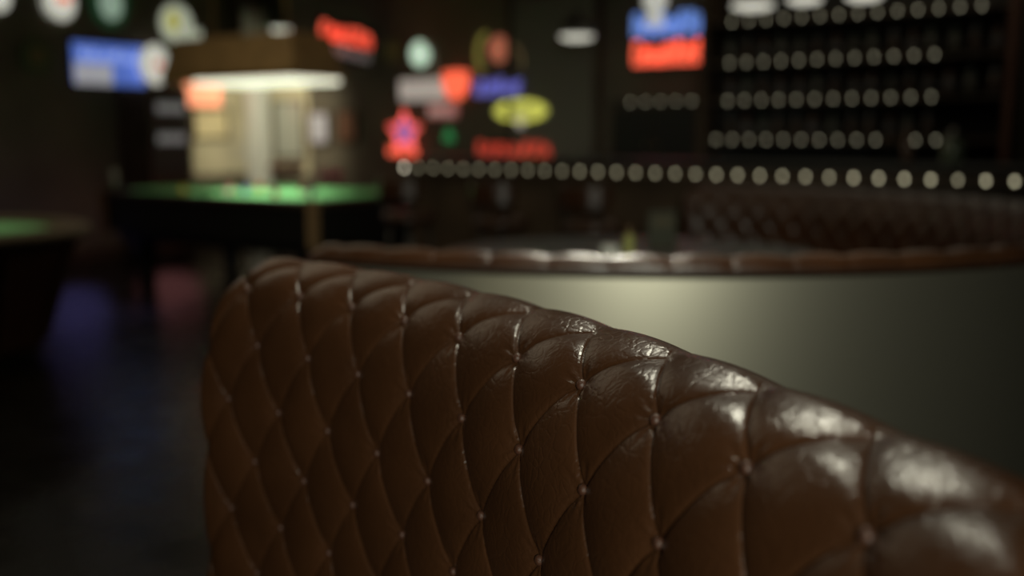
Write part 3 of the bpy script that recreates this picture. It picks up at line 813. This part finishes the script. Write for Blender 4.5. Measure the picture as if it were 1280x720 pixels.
# grey door recess on the back wall
cen0 = on_plane(642, 100, V, BB - .02); cen1 = on_plane(744, 100, V, BB - .02)
a0, a1 = cen0.dot(U), cen1.dot(U)
mb = rbox(a0, a1, BB - .04, BB - .001, 0, 2.62)
d = struct('door_1', mb, mat('grey_door_paint', (.15, .135, .11), .5))
m2 = MB()
for q0, q1 in ((a0 - .06, a0), (a1, a1 + .06)): m2.box(q0, q1, BB - .06, BB - .001, 0, 2.68, RM)
o = m2.build('door_frame', M['wood']); o.parent = d
m2 = MB(); m2.tube([W(a1 - .08, BB - .085, 1.0), W(a1 - .08, BB - .085, 1.16)], .012, 8); m2.tube([W(a1 - .08, BB - .085, 1.08), W(a1 - .08, BB - .04, 1.08)], .008, 8)
o = m2.build('door_handle', M['metal']); o.parent = d

# blue and red sign above the cabinet
t, w, h = sign_root('neon_sign', 'large blue over red neon sign with a white figure on top, above the cabinet', 'neon sign', 792, 12, 884, 82, 'back', .12)
plate(t, 'backing', M['black'], w + .02, h, 0, 0, .0, .03)
script(t, 'blue_lettering', M['neon_blue'], w, h * .40, 0, h * .24, 8, -.03, .016, 31); script(t, 'blue_underlay', M['neon_blue'], w * .95, h * .30, 0, h * .24, 9, -.06, .013, 32)
script(t, 'red_lettering', M['neon_red'], w, h * .42, 0, -h * .26, 7, -.03, .017, 33); script(t, 'red_underlay', M['neon_orange'], w * .95, h * .32, 0, -h * .26, 8, -.06, .013, 34)
mb = MB(); zz = h * .5 - .12
mb.lathe([(.10, zz - .02), (.09, zz + .02), (.055, zz + .06), (.06, zz + .1), (.10, zz + .13), (.12, zz + .20), (.09, zz + .27), (.02, zz + .30)], 20, c=(-w * .13, -.13), sy=.4)
mb.build('white_figure', neon('figure_white', (.7, .7, .62), .6) or M['figure_white'], t, smooth=True)

# ------------------------------------------------------------------ things behind the pool table
vc = thing('vending_cabinet', 'tall dark cabinet with two pale grey label strips, against the left wall', 'cabinet', (0, 0, 0))
n, c2 = U, AL + .55
l = on_plane(188, 180, n, c2); r = on_plane(238, 180, n, c2); mid = (l + r) / 2; ww = (r - l).length
vc.location = (mid.x, mid.y, 0); vc.rotation_euler = (0, 0, ZL)
mb = MB(); mb.box(-ww / 2, ww / 2, 0.0, .50, 0.06, 1.78); mb.build('carcass', M['wood'], vc, bevel=.01)
mb = MB(); mb.box(-ww / 2 + .03, ww / 2 - .03, -.015, -.001, .9, 1.74); mb.build('front_panel', mat('charcoal_panel', (.05, .05, .05), .5), vc)
for py in (135, 173):
    q = on_plane(213, py, n, c2); zz = q.z
    mb = MB(); mb.box(-ww * .34, ww * .34, -.03, -.016, zz - .045, zz + .045); mb.build('label_strip', M['glow_grey'], vc)
mb = MB(); mb.box(-ww / 2 + .02, ww / 2 - .02, .02, .46, 0, .058); mb.build('plinth', M['black'], vc)

def poster(name, label, px0, py0, px1, py1, wall, m, off=.03, frame=True, extra=None):
    t, w, h = sign_root(name, label, 'picture' if 'sign' not in name else 'sign', px0, py0, px1, py1, wall, off)
    plate(t, 'face', m, w, h, 0, 0, -.01, .012)
    if frame:
        mb = MB()
        for x0, x1, z0, z1 in ((-w / 2 - .03, -w / 2, -h / 2 - .03, h / 2 + .03), (w / 2, w / 2 + .03, -h / 2 - .03, h / 2 + .03), (-w / 2, w / 2, h / 2, h / 2 + .03), (-w / 2, w / 2, -h / 2 - .03, -h / 2)):
            mb.box(x0, x1, -.02, .02, z0, z1)
        mb.build('frame', M['wood'], t)
    return t, w, h
cream = mat('cream_board', (.62, .52, .30), .6, vary=(6, .2)); mirror = mat('grey_mirror', (.42, .42, .36), .35, .3); whiteb = mat('white_column_paint', (.55, .55, .50), .5)
poster('lightbox_sign', 'small orange-red lightbox sign just under the left end of the pool table lamp', 232, 104, 276, 132, 'left', M['glow_peach'], .08, False)
poster('notice_board', 'cream notice board on the left wall behind the pool table', 243, 138, 284, 172, 'left', cream, .03)
poster('lightbox_sign', 'pale blue glowing sign behind the pool table', 296, 177, 330, 200, 'back', M['glow_blue'], .06, False)
poster('picture', 'grey mirror-like picture behind the middle of the pool table', 344, 128, 378, 196, 'back', mirror, .03)
poster('picture', 'lavender-grey picture on the back wall right of the bright column', 388, 142, 410, 178, 'back', mat('lavender_print', (.42, .40, .46), .5), .03)
poster('picture', 'small dark rust picture on the back wall left of the star sign', 424, 140, 444, 176, 'back', mat('rust_print', (.22, .10, .06), .5), .03)
q = on_plane(322, 150, V, BB - .2)
cl = thing('column', 'narrow white column in front of the back wall behind the pool table', 'column', (q.x, q.y, 0), ZB)
mb = MB(); mb.box(-.10, .10, -.10, .10, .15, 2.7); mb.build('shaft', whiteb, cl, bevel=.01)
mb = MB(); mb.box(-.13, .13, -.13, .13, 0, .149); mb.build('base', M['wood'], cl)
mb = MB(); mb.box(-.13, .13, -.13, .13, 2.701, 2.86); mb.build('capital', M['wood'], cl)
# two low stools beyond the table
def lowstool(name, label, px, b, z, r, m):
    q = on_plane(px, 200, V, b)
    t = thing(name, label, 'bar stool', (q.x, q.y, 0))
    mb = MB(); mb.lathe([(r * .8, z - .09), (r, z - .07), (r, z - .02), (r * .85, z), (.02, z + .005)], 24); mb.build('seat', m, t, smooth=True)
    for a in (45, 135, 225, 315):
        mb = MB(); mb.tube([(r * .6 * cos(radians(a)), r * .6 * sin(radians(a)), z - .09), (r * 1.1 * cos(radians(a)), r * 1.1 * sin(radians(a)), 0)], .014, 8); mb.build('leg', M['metal'], t, smooth=True)
    mb = MB(); mb.tube([(r * .92 * cos(2 * pi * i / 20), r * .92 * sin(2 * pi * i / 20), .28) for i in range(20)], .008, 6, closed=True); mb.build('foot_ring', M['metal'], t)
lowstool('bar_stool', 'tall stool with a dark red round seat behind the pool table', 358, BB - .75, 1.00, .19, mat('dark_red_vinyl', (.22, .035, .04), .35))
lowstool('bar_stool', 'tall stool with a magenta seat behind the right half of the pool table', 412, BB - .55, .92, .14, mat('magenta_vinyl', (.45, .04, .13), .4))

# ------------------------------------------------------------------ hanging ceiling lamps
def pendant(label, px, py, d, r=.13):
    q = on_plane(px, py, Vector((0, 1, 0)), d)
    t = thing('pendant_lamp', label, 'lamp', q)
    mb = MB(); mb.lathe([(r, 0), (r * 1.02, .008), (r * .7, .10), (.03, .14), (.025, .18)], 28); mb.build('shade', M['metal'], t, smooth=True)
    mb = MB(); mb.lathe([(.01, -.035), (r * .55, -.028), (r * .88, -.012), (r * .9, -.001)], 24); mb.build('lens', M['pend'], t, smooth=True)
    mb = MB(); mb.tube([(0, 0, .18), (0, 0, CEIL - q.z)], .005, 6); mb.build('cord', M['black'], t)
pendant('small pale ceiling lamp above the grey door', 721, 45, 8.0, .15)
pendant('pale ceiling lamp above the left end of the bottle shelves', 941, 6, 6.5, .15)
pendant('pale ceiling lamp at the top edge, above the middle of the bottle shelves', 1006, -2, 6.3, .12)
pendant('faint ceiling lamp at the top edge, rightmost of the three over the shelves', 1080, -6, 6.1, .12)
pendant('small round pale ceiling lamp just above the pool table lamp', 351, 36, 9.9, .11)

# fill lights added without fixtures: floor patches, room, corner, card table
def floor_spot(name, px, py, e, col, ang, size=.15):
    g_ = on_plane(px, py, Vector((0, 0, 1)), 0.0)
    o = lamp(name, 'SPOT', g_ + Vector((0.1, 0.5, CEIL - .25)), e, col, size, spot=radians(ang)); aim(o, g_)
lamp('ceiling_fill', 'AREA', W(-5.5, 3.5, CEIL - .03), 20, (1.0, .85, .6), 4.0, (0, 0, 0))  # unseen broad fill added to lift the dark room
lamp('bar_fill', 'AREA', W(-1.8, 6.6, CEIL - .03), 8, (1.0, .9, .68), 3.0, (0, 0, 0))  # unseen fill added to lift the bar and shelves
floor_spot('blue_floor_fill', 128, 392, 260, (.22, .22, 1.0), 26)  # unseen spot added for the blue patch on the floor
lamp('pink_floor_fill', 'POINT', (-3.5, 10.1, .45), 1.0, (1.0, .36, .36), .34)  # added with no fixture, for the pink floor patch under the pool table
lamp('blue_low_fill', 'POINT', (-4.05, 9.15, .42), 0.6, (.30, .28, 1.0), .30)  # added with no fixture, for the blue floor patch at the left
o = lamp('corner_fill', 'SPOT', W(AL + 1.6, BB - 1.5, 2.2), 150, (1.0, .95, .72), .2, spot=radians(75)); aim(o, W(AL + .4, BB, 1.2))  # unseen wash added to brighten the beige corner
o = lamp('card_table_fill', 'SPOT', (-3.5, 5.8, 2.3), 14, (1.0, .95, .75), .1, spot=radians(55)); aim(o, (-3.5, 5.8, 0))  # unseen spot added to brighten the card table felt
n = lamp('red_sign_light', 'POINT', p + Vector((-.1, -.2, .0)), 1.5, (1.0, 0.12, 0.06), .2)
